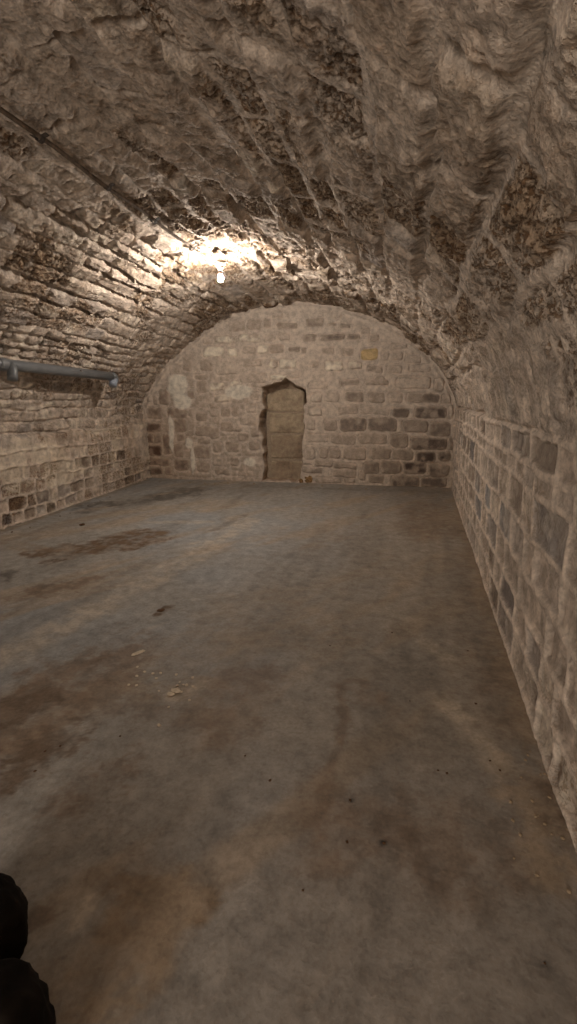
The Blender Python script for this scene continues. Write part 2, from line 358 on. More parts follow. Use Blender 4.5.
ST += frame(300, 300, 7.21, [(40, 130, 165, 190, .45), (205, 165, 265, 190, .5), (290, 170, 370, 202, .55), (145, 245, 330, 292, .65), (340, 240, 435, 282, .55), (20, 240, 120, 300, .4), (155, 340, 250, 390, .15), (300, 340, 390, 400, .3),
  (440, 348, 560, 432, -2), (180, 440, 310, 515, -.5), (80, 440, 135, 490, .15), (355, 445, 450, 500, -.4), (490, 470, 560, 512, .4), (500, 250, 570, 300, .3), (0, 340, 45, 385, .4), (440, 205, 505, 250, .25), (230, 90, 300, 130, .1)])
ST += frame(200, 300, 5.77, [(85, 210, 210, 250, -.8), (220, 195, 345, 240, -.8), (15, 270, 140, 330, -.8), (165, 280, 215, 330, -.5), (245, 265, 320, 310, .1), (330, 260, 395, 310, -.4), (398, 258, 480, 310, .25), (255, 345, 360, 385, .05),
  (275, 420, 380, 480, .1), (400, 350, 450, 390, -.5), (455, 340, 555, 395, -.4), (90, 360, 215, 430, -.1), (5, 350, 75, 400, .15), (60, 480, 140, 525, -.7), (170, 470, 240, 525, -.6), (405, 430, 500, 462, -.5), (445, 128, 560, 165, .45),
  (505, 272, 577, 300, .5), (165, 120, 262, 180, .3), (270, 110, 350, 170, .25), (415, 65, 475, 105, .15), (365, 112, 410, 160, .2), (450, 190, 520, 235, .05), (15, 215, 70, 255, .25), (370, 200, 430, 240, .1), (500, 415, 577, 450, .1)])
ST += frame(140, 340, 4.44, [(265, 90, 325, 135, .15), (85, 215, 130, 290, .45), (210, 225, 242, 262, .4), (120, 305, 205, 345, .55), (20, 370, 95, 410, .8), (20, 418, 58, 455, .7), (62, 418, 92, 455, .6), (30, 465, 98, 515, 1.2), (102, 420, 132, 510, .5),
  (35, 525, 130, 560, .6), (20, 570, 100, 600, .8), (110, 565, 140, 600, .4), (150, 345, 205, 410, .45), (150, 530, 220, 580, .6), (150, 460, 190, 520, .3), (240, 470, 310, 525, .35), (245, 385, 350, 430, .25), (320, 455, 365, 500, .25), (245, 320, 300, 360, .25),
  (360, 300, 400, 340, .25), (405, 290, 440, 340, .2), (440, 340, 520, 380, .1), (470, 290, 515, 325, .1), (488, 222, 530, 270, .15), (355, 360, 415, 405, .2), (430, 410, 480, 450, .2), (380, 450, 440, 500, .25), (250, 535, 310, 585, .3), (320, 520, 400, 560, .1),
  (330, 245, 400, 275, -.3), (250, 180, 300, 235, .15), (30, 300, 100, 350, .5), (60, 250, 80, 290, .4), (240, 150, 300, 175, .15), (130, 110, 180, 165, .3), (190, 60, 230, 140, .3), (400, 520, 440, 560, .3), (490, 390, 530, 430, .15), (480, 450, 530, 490, .25),
  (310, 410, 350, 440, .2), (410, 385, 450, 405, .2), (255, 440, 310, 462, .2), (160, 415, 195, 450, .35), (330, 570, 400, 600, .2), (440, 150, 530, 190, .05)])
dd = np.full(Sg.shape, -0.08); sk = np.zeros(Sg.shape); sidE = np.zeros(Sg.shape, np.int64)
for n_, (xa, ya, xb, yb, kk) in enumerate(ST):
    s1, z1 = on_end(xa, (ya+yb)/2); s2, _ = on_end(xb, (ya+yb)/2); _, zt = on_end((xa+xb)/2, ya); _, zb = on_end((xa+xb)/2, yb)
    ia = max(int((s1-0.1-s_ax[0])/0.0105), 0); ib = int((s2+0.1-s_ax[0])/0.0105); ja = max(int((zb-0.1-z_ax[0])/0.0105), 0); jb = int((zt+0.1-z_ax[0])/0.0105)
    ws = wS[ia:ib, ja:jb]; wz = wZ[ia:ib, ja:jb]
    if ws.size == 0: continue
    hx = (s2-s1)/2; hz = (zt-zb)/2; rc = min(hx, hz)*0.55
    rot = random.uniform(-0.05, 0.05)
    ax = ws-(s1+s2)/2; az = wz-(zt+zb)/2; ax, az = ax+az*rot, az-ax*rot
    qx = np.abs(ax)-hx+rc; qz = np.abs(az)-hz+rc
    di = -(np.hypot(np.maximum(qx, 0), np.maximum(qz, 0))+np.minimum(np.maximum(qx, qz), 0)-rc)
    m_ = di > dd[ia:ib, ja:jb]
    dd[ia:ib, ja:jb] = np.where(m_, di, dd[ia:ib, ja:jb])
    sk[ia:ib, ja:jb] = np.where(m_, kk, sk[ia:ib, ja:jb]); sidE[ia:ib, ja:jb] = np.where(m_, n_+1, sidE[ia:ib, ja:jb])
# small rubble between the larger stones of the left half
rowsE = np.arange(-0.1, 3.3, 0.125)+0.03*np.random.RandomState(5).rand(len(np.arange(-0.1, 3.3, 0.125)))
d2, sid2, *_r = masonry(Zg, Sg, rowsE, 77, lambda k: (0.10, 0.3), 0.05, 0.03)
s_n, _z = on_end(262, 430)
zoneRub = (1-sm(s_n-0.1, s_n+0.15, Sg))*sm(0.02, 0.06, -dd)*(1-sm(1.7, 2.3, Zg))
use2 = zoneRub > 0.3
n_lo = fbm(Sg*1.8, Zg*1.8, 301, 3); n_md = fbm(Sg*9, Zg*9, 302, 4); n_hi = fbm(Sg*33, Zg*33, 303, 3)
dd = dd+0.006*fbm(Sg*18, Zg*18, 304, 2)
bodyE = sm(0.0, 0.022, dd)
rE = rnd(sidE, 3)
isl = (sk < -0.05)&(sk > -1)
hE = bodyE*(0.003+0.010*rE+0.014*isl)-0.024*np.exp(-((dd+0.002)/0.009)**2)*(0.5+0.8*vn(Sg*4, Zg*4, 333))+bodyE*0.008*n_md*(0.5+rE)
hE = hE+zoneRub*(0.010*sm(0.004, 0.03, d2)-0.006)+0.008*n_lo+0.005*n_md+0.0022*n_hi
leftrough = 1-sm(s_n-0.2, s_n+0.2, Sg)
hE = hE+leftrough*0.018*n_md*(1-sm(1.9, 2.5, Zg))
stone = mix(np.broadcast_to(C_STONE, Sg.shape+(3,)), C_LIGHT, np.clip(-sk*1.9, 0, 1)*(sk > -1)*sm(-0.35, 0.1, n_md+0.1))
stone = mix(stone, C_OCH, np.where(sk < -1.5, 0.8, 0.0))
blotE = sm(-0.4, 0.25, fbm(Sg*8, Zg*8, 305, 4)+0.10)
coreE = 0.45+0.55*sm(0.0, 0.05, dd)
brownish = 1-sm(1.0, 4.0, Sg)
dcol = mix(np.broadcast_to(C_DARK*0.85, Sg.shape+(3,)), C_RED*0.55, 0.35+0.5*brownish)
stone = mix(stone, dcol, np.clip(sk*1.05, 0, 1)*(0.35+0.65*blotE)*coreE)
mE = sm(-0.002, 0.010, dd)*np.where((sk < 0.12)&(sk > -0.3), 0.6, 1)
colE = mix(np.broadcast_to(C_MORT*0.97, Sg.shape+(3,)), C_STONE, sm(-0.3, 0.3, n_lo)*0.4)
colE = mix(colE, mix(np.broadcast_to(C_STONE, Sg.shape+(3,)), C_BDARK, 0.35*rnd(sid2, 3)), zoneRub*sm(0, 0.012, d2)*0.7)
colE = mix(colE, stone, mE)
# warmer, darker tint towards both lower corners, greyer plaster patches
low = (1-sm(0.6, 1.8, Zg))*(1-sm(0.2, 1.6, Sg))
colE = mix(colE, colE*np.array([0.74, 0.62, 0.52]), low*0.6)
lowr = (1-sm(0.3, 1.3, Zg))*sm(WL-2.4, WL-0.6, Sg)
colE = mix(colE, colE*np.array([0.80, 0.74, 0.66]), lowr*0.55)
C_PLAST = lin((212, 203, 188))
def blob(cx, cy, wx, wy, ang=0):
    s_, z_ = on_end(cx, cy); sx = wx/58; sz = wy/56
    a = (wS-s_); b = (wZ-z_); ca, sa = math.cos(ang), math.sin(ang)
    r = np.hypot((a*ca+b*sa)/sx, (-a*sa+b*ca)/sz)+0.45*fbm(Sg*5, Zg*5, 306, 3)
    return 1-sm(0.8, 1.05, r)
for b_ in (blob(178, 388, 13, 13), blob(182, 400, 9, 10), blob(171, 432, 3.5, 22, 0.0), blob(189, 443, 6, 9), blob(193, 460, 3, 16), blob(250, 462, 7, 6), blob(176, 380, 12, 6), blob(240, 392, 14, 8)):
    colE = mix(colE, C_PLAST, b_*0.85); hE = hE*(1-0.7*b_)+b_*0.006
# mortar bead where the vault meets the wall
Px = A0[0]+EW[0]*Sg; Py = A0[1]+EW[1]*Sg
xk = XR+(Px-XR)/kw(Py)
pd = np.full(Sg.shape, 9.0); cross = np.zeros(Sg.shape, bool)
PA = PROF[::3]
if not np.allclose(PA[-1], PROF[-1]): PA = np.vstack([PA, PROF[-1]])
for a, b in zip(PA[:-1], PA[1:]):
    e = b-a; L2 = e@e; tt = np.clip(((xk-a[0])*e[0]+(Zg-a[1])*e[1])/L2, 0, 1)
    pd = np.minimum(pd, np.hypot(xk-a[0]-e[0]*tt, Zg-a[1]-e[1]*tt))
cyc = np.vstack([PA, [PA[-1][0], -0.3], [PA[0][0], -0.3], PA[0]])
for a, b in zip(cyc[:-1], cyc[1:]):
    if abs(b[1]-a[1]) < 1e-9: continue
    c_ = ((a[1] > Zg) != (b[1] > Zg)) & (xk < (b[0]-a[0])*(Zg-a[1])/(b[1]-a[1])+a[0]); cross ^= c_
bead = np.exp(-((pd-0.045)/0.03)**2)*sm(0.9, 1.3, Zg)
colE = mix(colE, C_MORT*1.06, bead*0.7); hE = hE+0.02*bead
wide = (1-sm(0.1, 0.28, pd+0.06*n_md))*sm(1.3, 1.7, Zg)
colE = mix(colE, C_MORT*0.93, wide*0.5)
# the niche
OUT = [(140, 110), (200, 97), (240, 78), (292, 56), (345, 80), (380, 104), (416, 122), (420, 200), (412, 300), (414, 400), (402, 470), (404, 560), (392, 640), (390, 720), (142, 720), (150, 640), (140, 560), (150, 520), (132, 490), (150, 430), (122, 372), (120, 310), (148, 240), (138, 180)]
OUT = np.array([on_end(240+a/6.41, 370+b/6.41) for a, b in OUT])
inn = np.zeros(Sg.shape, bool); nd = np.full(Sg.shape, 9.0)
js = Sg+0.035*fbm(Sg*9, Zg*9, 307, 3); jz = Zg+0.045*fbm(Sg*8+5, Zg*8, 308, 3)
cyc = np.vstack([OUT, OUT[:1]])
for a, b in zip(cyc[:-1], cyc[1:]):
    e = b-a; tt = np.clip(((js-a[0])*e[0]+(jz-a[1])*e[1])/(e@e), 0, 1)
    nd = np.minimum(nd, np.hypot(js-a[0]-e[0]*tt, jz-a[1]-e[1]*tt))
    if abs(b[1]-a[1]) > 1e-9:
        inn ^= ((a[1] > jz) != (b[1] > jz)) & (js < (b[0]-a[0])*(jz-a[1])/(b[1]-a[1])+a[0])
sd = np.where(inn, nd, -nd)
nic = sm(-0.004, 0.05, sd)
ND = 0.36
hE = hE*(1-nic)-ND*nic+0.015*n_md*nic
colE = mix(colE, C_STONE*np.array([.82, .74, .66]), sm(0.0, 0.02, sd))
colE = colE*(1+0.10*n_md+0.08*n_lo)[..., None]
PE = A0[None, None]+EW[None, None]*Sg[..., None]+EN[None, None]*hE[..., None]; PE[..., 2] = Zg
okp = cross | (pd < 0.10)
keep = okp[:-1, :-1]&okp[1:, 1:]
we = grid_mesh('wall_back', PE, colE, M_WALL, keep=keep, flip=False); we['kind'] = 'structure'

# ------------------------------------------------------------------ front wall behind the viewer
fs = np.arange(-5.2, 0.9, 0.03); fz = np.arange(-0.06, 3.2, 0.03)
a_, b_ = np.meshgrid(fs, fz, indexing='ij')
df, sf, *_r = masonry(b_, a_, np.arange(-0.3, 3.6, 0.2), 44, lambda k: (0.25, 0.55))
hf = 0.015*sm(0, 0.03, df)+0.01*fbm(a_*6, b_*6, 3, 3)
cf = mix(np.broadcast_to(C_MORT, a_.shape+(3,)), C_STONE, sm(0, 0.02, df)*(0.5+0.5*rnd(sf, 2)))
wf = grid_mesh('wall_front', np.stack([a_, -3.25+hf, b_], -1), cf, M_STONE, keep=~((a_[:-1,:-1] > -1.56)&(a_[:-1,:-1] < -0.27)&(b_[:-1,:-1] < 2.08)), flip=True); wf['kind'] = 'structure'  # unseen opening added to let the fill light in

# ------------------------------------------------------------------ floor
fx = np.arange(-5.3, 1.0, 0.014); fy = [-4.6]
while fy[-1] < 9.0: fy.append(fy[-1]+(0.04 if fy[-1] < 0.3 else 0.010 if fy[-1] < 3.5 else 0.016))
fy = np.array(fy); X, Y = np.meshgrid(fx, fy, indexing='ij')
n1 = fbm(X*0.8, Y*0.8, 401, 4); n2 = fbm(X*3.2, Y*3.2, 402, 4); n3 = fbm(X*14, Y*14, 403, 4); n4 = fbm(X*45, Y*45, 404, 2)
ang = math.radians(62); sa = X*math.cos(ang)+Y*math.sin(ang); sb = -X*math.sin(ang)+Y*math.cos(ang)
stk = fbm(sa*0.7, sb*5, 405, 4); stk2 = fbm(X*5, Y*0.8, 406, 4)
C_CONC = lin((152, 148, 142)); C_CBL = lin((150, 151, 151)); C_TAN = lin((162, 143, 121)); C_BRN = lin((118, 99, 82)); C_OR = lin((148, 130, 110)); C_PALE = lin((192, 177, 157)); C_DK = lin((104, 98, 92))
fc = mix(np.broadcast_to(C_CONC, X.shape+(3,)), C_CBL, sm(-0.2, 0.3, n1))
fc = mix(fc, C_TAN, 0.55*sm(-0.05, 0.5, stk+0.3*n2))
fc = mix(fc, C_TAN*0.85, 0.5*sm(-2.2, 0.4, X+0.6*n1+0.4*n2))
fc = mix(fc, C_DK, 0.35*sm(0.0, 0.5, stk2+0.4*n2))
fhm = np.zeros_like(X)
def stroke(pts, w, colr_, st, soft=0.5, nz=0.5, thr=0.0, freq=3.0):
    global fc
    P = [on_floor(*p)[:2] for p in pts]
    if len(P) == 1: P = P*2
    dm = np.full(X.shape, 99.0)
    for a, b in zip(P[:-1], P[1:]):
        e = b-a; L2 = max(e@e, 1e-9); tt = np.clip(((X-a[0])*e[0]+(Y-a[1])*e[1])/L2, 0, 1)
        dm = np.minimum(dm, np.hypot(X-a[0]-e[0]*tt, Y-a[1]-e[1]*tt))
    sd_ = int(abs(pts[0][0]*7+pts[0][1]*3))+500
    q = dm/w+nz*fbm(X*freq/max(w, .1)*.35, Y*freq/max(w, .1)*.35, sd_, 6, 0.72)
    m_ = (1-sm(0.95-0.85*soft, 1.1, q))*st*(0.45+0.75*sm(-0.25, 0.25, fbm(X*11, Y*11, sd_+9, 5, 0.7)+0.15*(0.6-q)))
    fc = mix(fc, colr_, m_); return m_
stroke([(60, 550), (100, 545), (145, 537)], 0.30, C_BRN*0.85, 0.9, 0.35, 1.1)
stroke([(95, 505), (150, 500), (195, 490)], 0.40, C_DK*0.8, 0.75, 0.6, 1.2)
stroke([(20, 545), (60, 550)], 0.2, C_OR, 0.5, 0.8, 1.0)
stroke([(30, 592), (80, 582)], 0.16, C_BRN, 0.65, 0.5, 1.3)
stroke([(0, 580), (10, 572)], 0.1, C_DK*0.7, 0.7, 0.5, 1.0)
stroke([(158, 613), (168, 607)], 0.05, C_BRN*0.8, 0.9, 0.3, 0.8)
stroke([(0, 658), (50, 630), (110, 603), (170, 570), (250, 520)], 0.20, C_PALE, 0.38, 0.9, 0.9)
stroke([(150, 522), (210, 522)], 0.10, C_PALE, 0.35, 0.8, 0.9)
stroke([(215, 530), (245, 515)], 0.08, C_DK, 0.5, 0.5, 1.0)
stroke([(0, 735), (60, 690), (110, 655)], 0.34, C_BRN*1.05, 0.62, 0.7, 1.4)
stroke([(0, 715), (35, 700)], 0.14, C_BRN*0.8, 0.7, 0.5, 1.1)
stroke([(0, 780), (35, 745), (60, 735)], 0.13, C_BRN*0.8, 0.75, 0.5, 1.4)
stroke([(20, 690), (120, 650)], 0.03, C_BRN, 0.5, 0.6, 1.0)
stroke([(75, 790), (110, 770)], 0.13, C_BRN*1.1, 0.55, 0.6, 1.3)
stroke([(100, 690), (130, 700), (190, 715)], 0.16, C_BRN, 0.45, 0.6, 1.3)
stroke([(150, 690), (190, 685), (205, 700)], 0.16, C_OR, 0.5, 0.7, 1.1)
stroke([(175, 695), (215, 680)], 0.05, C_PALE, 0.4, 0.6, 1.3)
stroke([(225, 720), (245, 680)], 0.26, C_BRN*1.2, 0.55, 0.8, 0.9)
stroke([(245, 635), (330, 640)], 0.28, C_TAN*0.75, 0.45, 0.8, 1.1)
stroke([(200, 650), (260, 600)], 0.4, C_TAN*0.85, 0.35, 0.9, 1.1)
stroke([(98, 878), (125, 890), (160, 895), (205, 905)], 0.060, C_OR*0.85, 0.95, 0.3, 0.6)
stroke([(150, 905), (125, 950), (85, 1010)], 0.15, C_OR*1.0, 0.85, 0.35, 0.6)
stroke([(180, 900), (150, 960)], 0.08, C_OR*1.1, 0.6, 0.6, 0.7)
stroke([(90, 895), (75, 925)], 0.035, C_PALE, 0.45, 0.7, 0.9)
stroke([(30, 920), (45, 915)], 0.04, C_BRN, 0.6, 0.6, 1.2)
stroke([(340, 685), (345, 720), (325, 790), (318, 840)], 0.035, C_BRN*1.1, 0.55, 0.7, 1.0)
stroke([(318, 790), (330, 850)], 0.13, C_BRN*1.25, 0.55, 0.8, 0.9)
stroke([(350, 680), (380, 700)], 0.12, C_BRN*1.05, 0.5, 0.7, 1.2)
stroke([(380, 820), (440, 850), (500, 850)], 0.22, C_BRN*1.1, 0.5, 0.9, 1.0)
stroke([(400, 790), (410, 830), (430, 880)], 0.05, C_BRN*0.9, 0.45, 0.7, 1.2)
stroke([(415, 630), (450, 660)], 0.08, C_PALE, 0.45, 0.9, 0.8)
stroke([(330, 600), (420, 620)], 0.10, C_PALE*0.8, 0.3, 0.9, 0.8)
stroke([(440, 700), (480, 740), (500, 765)], 0.09, C_PALE, 0.5, 0.9, 0.8)
stroke([(500, 765), (535, 810), (560, 870)], 0.12, C_TAN*1.1, 0.6, 0.9, 0.8)
stroke([(470, 520), (500, 640), (520, 720)], 0.26, C_BRN*1.1, 0.45, 0.9, 0.8)
stroke([(455, 500), (570, 840)], 0.10, C_TAN*0.8, 0.6, 0.7, 1.2)
stroke([(425, 505), (428, 530)], 0.5, C_BRN*1.1, 0.5, 0.9, 0.8)
stroke([(545, 790), (560, 815)], 0.10, C_BRN*0.8, 0.6, 0.8, 0.8)
stroke([(545, 965)], 0.018, C_DK*0.3, 0.9, 0.5, 0.8)
stroke([(350, 800)], 0.012, C_DK*0.4, 0.9, 0.5, 0.8)
stroke([(384, 843)], 0.014, C_DK*0.3, 0.9, 0.5, 0.8)
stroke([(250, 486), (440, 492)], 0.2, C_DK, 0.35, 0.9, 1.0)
stroke([(0, 531), (145, 480)], 0.10, C_TAN*0.7, 0.6, 0.7, 1.2)
spk = 1-sm(0.04, 0.13, cell(X*19+0.3*n3, Y*19+0.3*n2, 12)); spk = spk*sm(0.5, 0.8, vn(X*2, Y*2, 407))
fc = mix(fc, C_DK*0.7, spk*0.35)
fc = fc*(1+0.12*n2+0.16*n3+0.09*n4)[..., None]
fz_ = 0.006*n1+0.0022*n2+0.0014*n3+0.0006*n4
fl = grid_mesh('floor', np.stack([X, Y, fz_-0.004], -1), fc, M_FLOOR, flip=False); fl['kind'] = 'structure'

# ------------------------------------------------------------------ shape helpers
def mesh_obj(name, bm, mat, parent=None, smooth=True):
    me = bpy.data.meshes.new(name); bm.to_mesh(me); bm.free()
    for p in me.polygons: p.use_smooth = smooth
    me.materials.append(mat); return link(bpy.data.objects.new(name, me), parent)
def tube(bm, pts, r, seg=20, caps=True, closed_r=None):
    pts = [Vector(p) for p in pts]; rings = []
    nrm = None
    for i, p in enumerate(pts):
        t_ = (pts[min(i+1, len(pts)-1)]-pts[max(i-1, 0)]).normalized()
        if nrm is None: nrm = t_.orthogonal().normalized()
        nrm = (nrm-t_*nrm.dot(t_)).normalized(); bn = t_.cross(nrm)
        rr = r[i] if isinstance(r, (list, tuple)) else r
        rings.append([bm.verts.new(p+nrm*math.cos(2*math.pi*k_/seg)*rr+bn*math.sin(2*math.pi*k_/seg)*rr) for k_ in range(seg)])
    for a, b in zip(rings[:-1], rings[1:]):
        for k_ in range(seg): bm.faces.new((a[k_], a[(k_+1) % seg], b[(k_+1) % seg], b[k_]))
    if caps: bm.faces.new(rings[0][::-1]); bm.faces.new(rings[-1])
    return rings
def lathe(bm, prof_, org, seg=28, axis=Vector((0, 0, 1))):
    rings = []; q = Vector((0, 0, 1)).rotation_difference(axis)
    for r_, z_ in prof_:
        rings.append([bm.verts.new(Vector(org)+q@Vector((r_*math.cos(2*math.pi*k_/seg), r_*math.sin(2*math.pi*k_/seg), z_))) for k_ in range(seg)])
    for a, b in zip(rings[:-1], rings[1:]):
        for k_ in range(seg): bm.faces.new((a[k_], a[(k_+1) % seg], b[(k_+1) % seg], b[k_]))
    bm.faces.new(rings[0][::-1]); bm.faces.new(rings[-1])
def rock_bm(rx, ry, rz, seed, sub=3, rough=0.28, boxy=0.4):
    bm = bmesh.new(); bmesh.ops.create_icosphere(bm, subdivisions=sub, radius=1)
    from mathutils import noise
    off = Vector((seed*3.7, seed*1.3, seed*7.1))
    for v_ in bm.verts:
        c = v_.co.normalized()
        mx = max(abs(c.x), abs(c.y), abs(c.z)); f_ = (1-boxy)+boxy/mx*0.85
        n_ = noise.fractal(c*1.6+off, 0.8, 2.0, 4)
        c = c*f_*(1+rough*n_)
        v_.co = Vector((c.x*rx, c.y*ry, c.z*rz))
    return bm
def vec(a): return Vector([float(q) for q in a])

# ------------------------------------------------------------------ blocked doorway in the niche
def end_pt(s, z, off): return A0+EW*s+EN*off+np.array([0, 0, z-A0[2]])
door = tag(link(bpy.data.objects.new('door_1', None)), 'low blocked doorway of four weathered stone slabs in the back wall niche', None, None, 'structure')
sN0, _ = on_end(264, 430); sN1, zB = on_end(304, 476)
door.location = vec(end_pt((sN0+sN1)/2, 0, -0.2))
bpy.context.view_layer.update()
dinv = Matrix.Translation(-door.location)
lines = [(168, 412, 110, 270), (184, 413, 272, 409), (194, 406, 411, 572), (198, 400, 578, 690)]      # slab pixels in the niche close-up
for n_, (xa, xb, ya, yb) in enumerate(lines):
    # a little further back than the wall plane: points carried to depth 0.22
    sA, zT = on_end(240+xa/6.41, 370+ya/6.41); sB, zBt = on_end(240+xb/6.41, 370+yb/6.41)
    dep = 0.20
    # shift for parallax of the deeper plane
    def deeper(s, z):
        P = A0+EW*s; P = np.array([P[0], P[1], z]); dr = P-O; t_ = dep/abs(dr@EN); Q = P+dr*t_
        return (Q-A0)@EW, Q[2]
    sA, _ = deeper(sA, 1.0); sB, _ = deeper(sB, 1.0); zT = deeper(sA, zT)[1]; zBt = deeper(sA, zBt)[1]
    if n_ == 3: zBt = -0.02
    ns = int((sB-sA)/0.012)+2; nz_ = int((zT-zBt)/0.012)+2
    aa, bb = np.meshgrid(np.linspace(0, 1, ns), np.linspace(0, 1, nz_), indexing='ij')
    top = zT+np.zeros_like(aa)
    if n_ == 0: top = zT-0.02-0.10*(1-sm(0.0, 0.45, aa))*1.0-0.05*sm(0.86, 1.0, aa)
    Sx = sA+(sB-sA)*aa+0.008*fbm(bb*5+n_, aa*0+n_, 600, 3); Zx = zBt+(top-zBt)*bb
    eS = np.minimum(Sx-sA, sB-Sx); eZ = np.minimum(Zx-zBt, top-Zx)
    ed = np.minimum(sm(0.0, 0.022, np.minimum(eS+0.004, eZ)), 1)
    hh = 0.045*ed+0.010*fbm(Sx*7, Zx*7, 610+n_, 4)+0.003*fbm(Sx*30, Zx*12, 620+n_, 2)-0.012*sm(.3, .5, fbm(Sx*5, Zx*5, 630+n_, 3))
    P = A0[None, None]+EW*Sx[..., None]+EN*(-dep-0.045+hh)[..., None]; P[..., 2] = Zx
    cc = mix(np.broadcast_to(lin((164, 147, 125)), Sx.shape+(3,)), lin((120, 102, 84)), sm(-0.1, 0.5, fbm(Sx*2.5, Zx*2.5, 640+n_, 4))*0.8)
    if n_ in (2, 3): cc = mix(cc, lin((118, 98, 84)), sm(0.05, 0.16, eZ+0.5*eS)*0.4)
    # close the block with a rear rim so that it has depth
    rim = lambda A: np.pad(A, ((1, 1), (1, 1)) + ((0, 0),)*(A.ndim-2), mode='edge')
    P2 = rim(P); C2 = rim(cc)
    for sl in ((0, slice(None)), (-1, slice(None)), (slice(None), 0), (slice(None), -1)):
        P2[sl] = P2[sl]-EN*0.12
    P2 = P2-np.array([door.location.x, door.location.y, door.location.z])
    o = grid_mesh('stone_slab', P2, C2, M_WALL); o.parent = door
    sol_ = None
# bed of mortar behind the slabs
bm = bmesh.new(); 
q = [end_pt(sN0+0.0, -0.03, -0.222), end_pt(sN1+0.12, -0.03, -0.222), end_pt(sN1+0.12, 1.42, -0.222), end_pt(sN0+0.0, 1.36, -0.222)]
fr = [bm.verts.new(vec(p)-door.location) for p in q]; bk = [bm.verts.new(vec(p-EN*0.08)-door.location) for p in q]
bm.faces.new(fr); bm.faces.new(bk[::-1])
for i in range(4): bm.faces.new((fr[i], bk[i], bk[(i+1) % 4], fr[(i+1) % 4]))
bmesh.ops.recalc_face_normals(bm, faces=bm.faces)
mesh_obj('mortar_bed', bm, plain_mat('joint_mortar', (150, 134, 116), 0.95, 0.1, 0, .2, 30, .5), door, False)

# ------------------------------------------------------------------ conduit along the crown
Pa, _, _ = on_vault(2, 110, 0.065); Pb, _, _ = on_vault(191, 247, 0.065); Pd, _, _ = on_vault(220, 263, 0.085)
cond = tag(link(bpy.data.objects.new('electrical_conduit', None)), 'thin dark dusty conduit running along the crown of the vault to the bulb', 'conduit')
dirn = vec(Pb-Pa).normalized()
Pstart = vec(Pa)-dirn*((Pa[1]+3.1)/dirn.y)
cond.location = vec(Pa)
bm = bmesh.new(); nseg = 40
pts = []
for i in range(nseg+1):
    p = Pstart.lerp(vec(Pb), i/nseg); p.z += 0.006*math.sin(i*1.3); p.x += 0.005*math.sin(i*0.9+1)
    pts.append(p-cond.location)
tube(bm, pts, 0.0135, 12); mesh_obj('tube', bm, M_COND, cond)
bm = bmesh.new(); LampP = vec(Pd)
for off in (0.010, -0.010):
    tube(bm, [vec(Pb)-cond.location+Vector((off, -0.02, 0)), (vec(Pb)*0.5+LampP*0.5)-cond.location+Vector((off*1.6, 0, -0.012)), LampP-cond.location+Vector((off, -0.03, 0.0))], 0.0042, 8)
mesh_obj('wire', bm, M_COND, cond)
def clip(px, py, big=1.0):
    P, _, _ = on_vault(px, py, 0.045); P = vec(P); tt = (P-vec(Pa)).dot(dirn); P = vec(Pa)+dirn*tt
    bm = bmesh.new(); P = P-cond.location
    side = dirn.cross(Vector((0, 0, 1))).normalized(); up = side.cross(dirn)
    rr = 0.0185*big
    # saddle band with two feet and screws
    arc = [P+side*math.cos(a_)*rr-up*math.sin(a_)*rr for a_ in np.linspace(-0.15, math.pi+0.15, 12)]
    arc = [P+side*(rr+0.03)+up*0.012]+arc+[P-side*(rr+0.03)+up*0.012]
    for a, b in zip(arc[:-1], arc[1:]):
        n_ = (b-a).cross(dirn).normalized()*0.0025; w_ = dirn*0.013*big
        vs = [bm.verts.new(c) for c in (a-w_-n_, a+w_-n_, a+w_+n_, a-w_+n_, b-w_-n_, b+w_-n_, b+w_+n_, b-w_+n_)]
        for f_ in ((0, 1, 2, 3), (7, 6, 5, 4), (0, 4, 5, 1), (1, 5, 6, 2), (2, 6, 7, 3), (3, 7, 4, 0)): bm.faces.new([vs[i_] for i_ in f_])
    bmesh.ops.recalc_face_normals(bm, faces=bm.faces)
    mesh_obj('clip', bm, M_CLIP, cond, False)
for c in ((36, 134), (104, 184), (150, 218), (189, 246)): clip(*c, 1.25)

# ------------------------------------------------------------------ lamp
lamp = tag(link(bpy.data.objects.new('bulb_lamp', None)), 'bare lit bulb hanging in a small socket under the vault', 'lamp')
lamp.location = LampP; base = Vector((0.0, 0, -0.01))
bm = bmesh.new(); bmesh.ops.create_cube(bm, size=1, matrix=Matrix.Translation((0, 0, 0.0))@Matrix.Diagonal((0.10, 0.075, 0.055, 1)))
bmesh.ops.bevel(bm, geom=bm.edges[:], offset=0.008, segments=3, affect='EDGES'); mesh_obj('junction_box', bm, M_SOCK, lamp)
bm = bmesh.new(); lathe(bm, [(0.011, 0), (0.011, 0.035), (0.015, 0.036), (0.015, 0.048), (0.010, 0.05)], (0.045, 0, 0.004), 16, Vector((1, 0, 0.1)).normalized()); mesh_obj('cable_gland', bm, M_CLIP, lamp)
bm = bmesh.new(); lathe(bm, [(0.016, -0.02), (0.028, -0.028), (0.034, -0.04), (0.034, -0.052), (0.0225, -0.056), (0.0225, -0.078), (0.018, -0.080)][::-1], (0, 0, 0)); mesh_obj('socket', bm, M_SOCK, lamp)
bm = bmesh.new(); lathe(bm, [(0.0135, -0.078), (0.0145, -0.082), (0.0135, -0.086), (0.0145, -0.090), (0.0135, -0.094), (0.016, -0.098)][::-1], (0, 0, 0)); mesh_obj('screw_cap', bm, M_BRASS, lamp)
me_, nt, b = nodes('lit_bulb'); nt.nodes.remove(b)
em = nt.nodes.new('ShaderNodeEmission'); em.inputs['Color'].default_value = (1.0, 0.91, 0.81, 1); em.inputs['Strength'].default_value = 1550
nt.links.new(em.outputs[0], nt.nodes['Material Output'].inputs['Surface'])
bm = bmesh.new(); Rb = 0.034; cz = -0.160
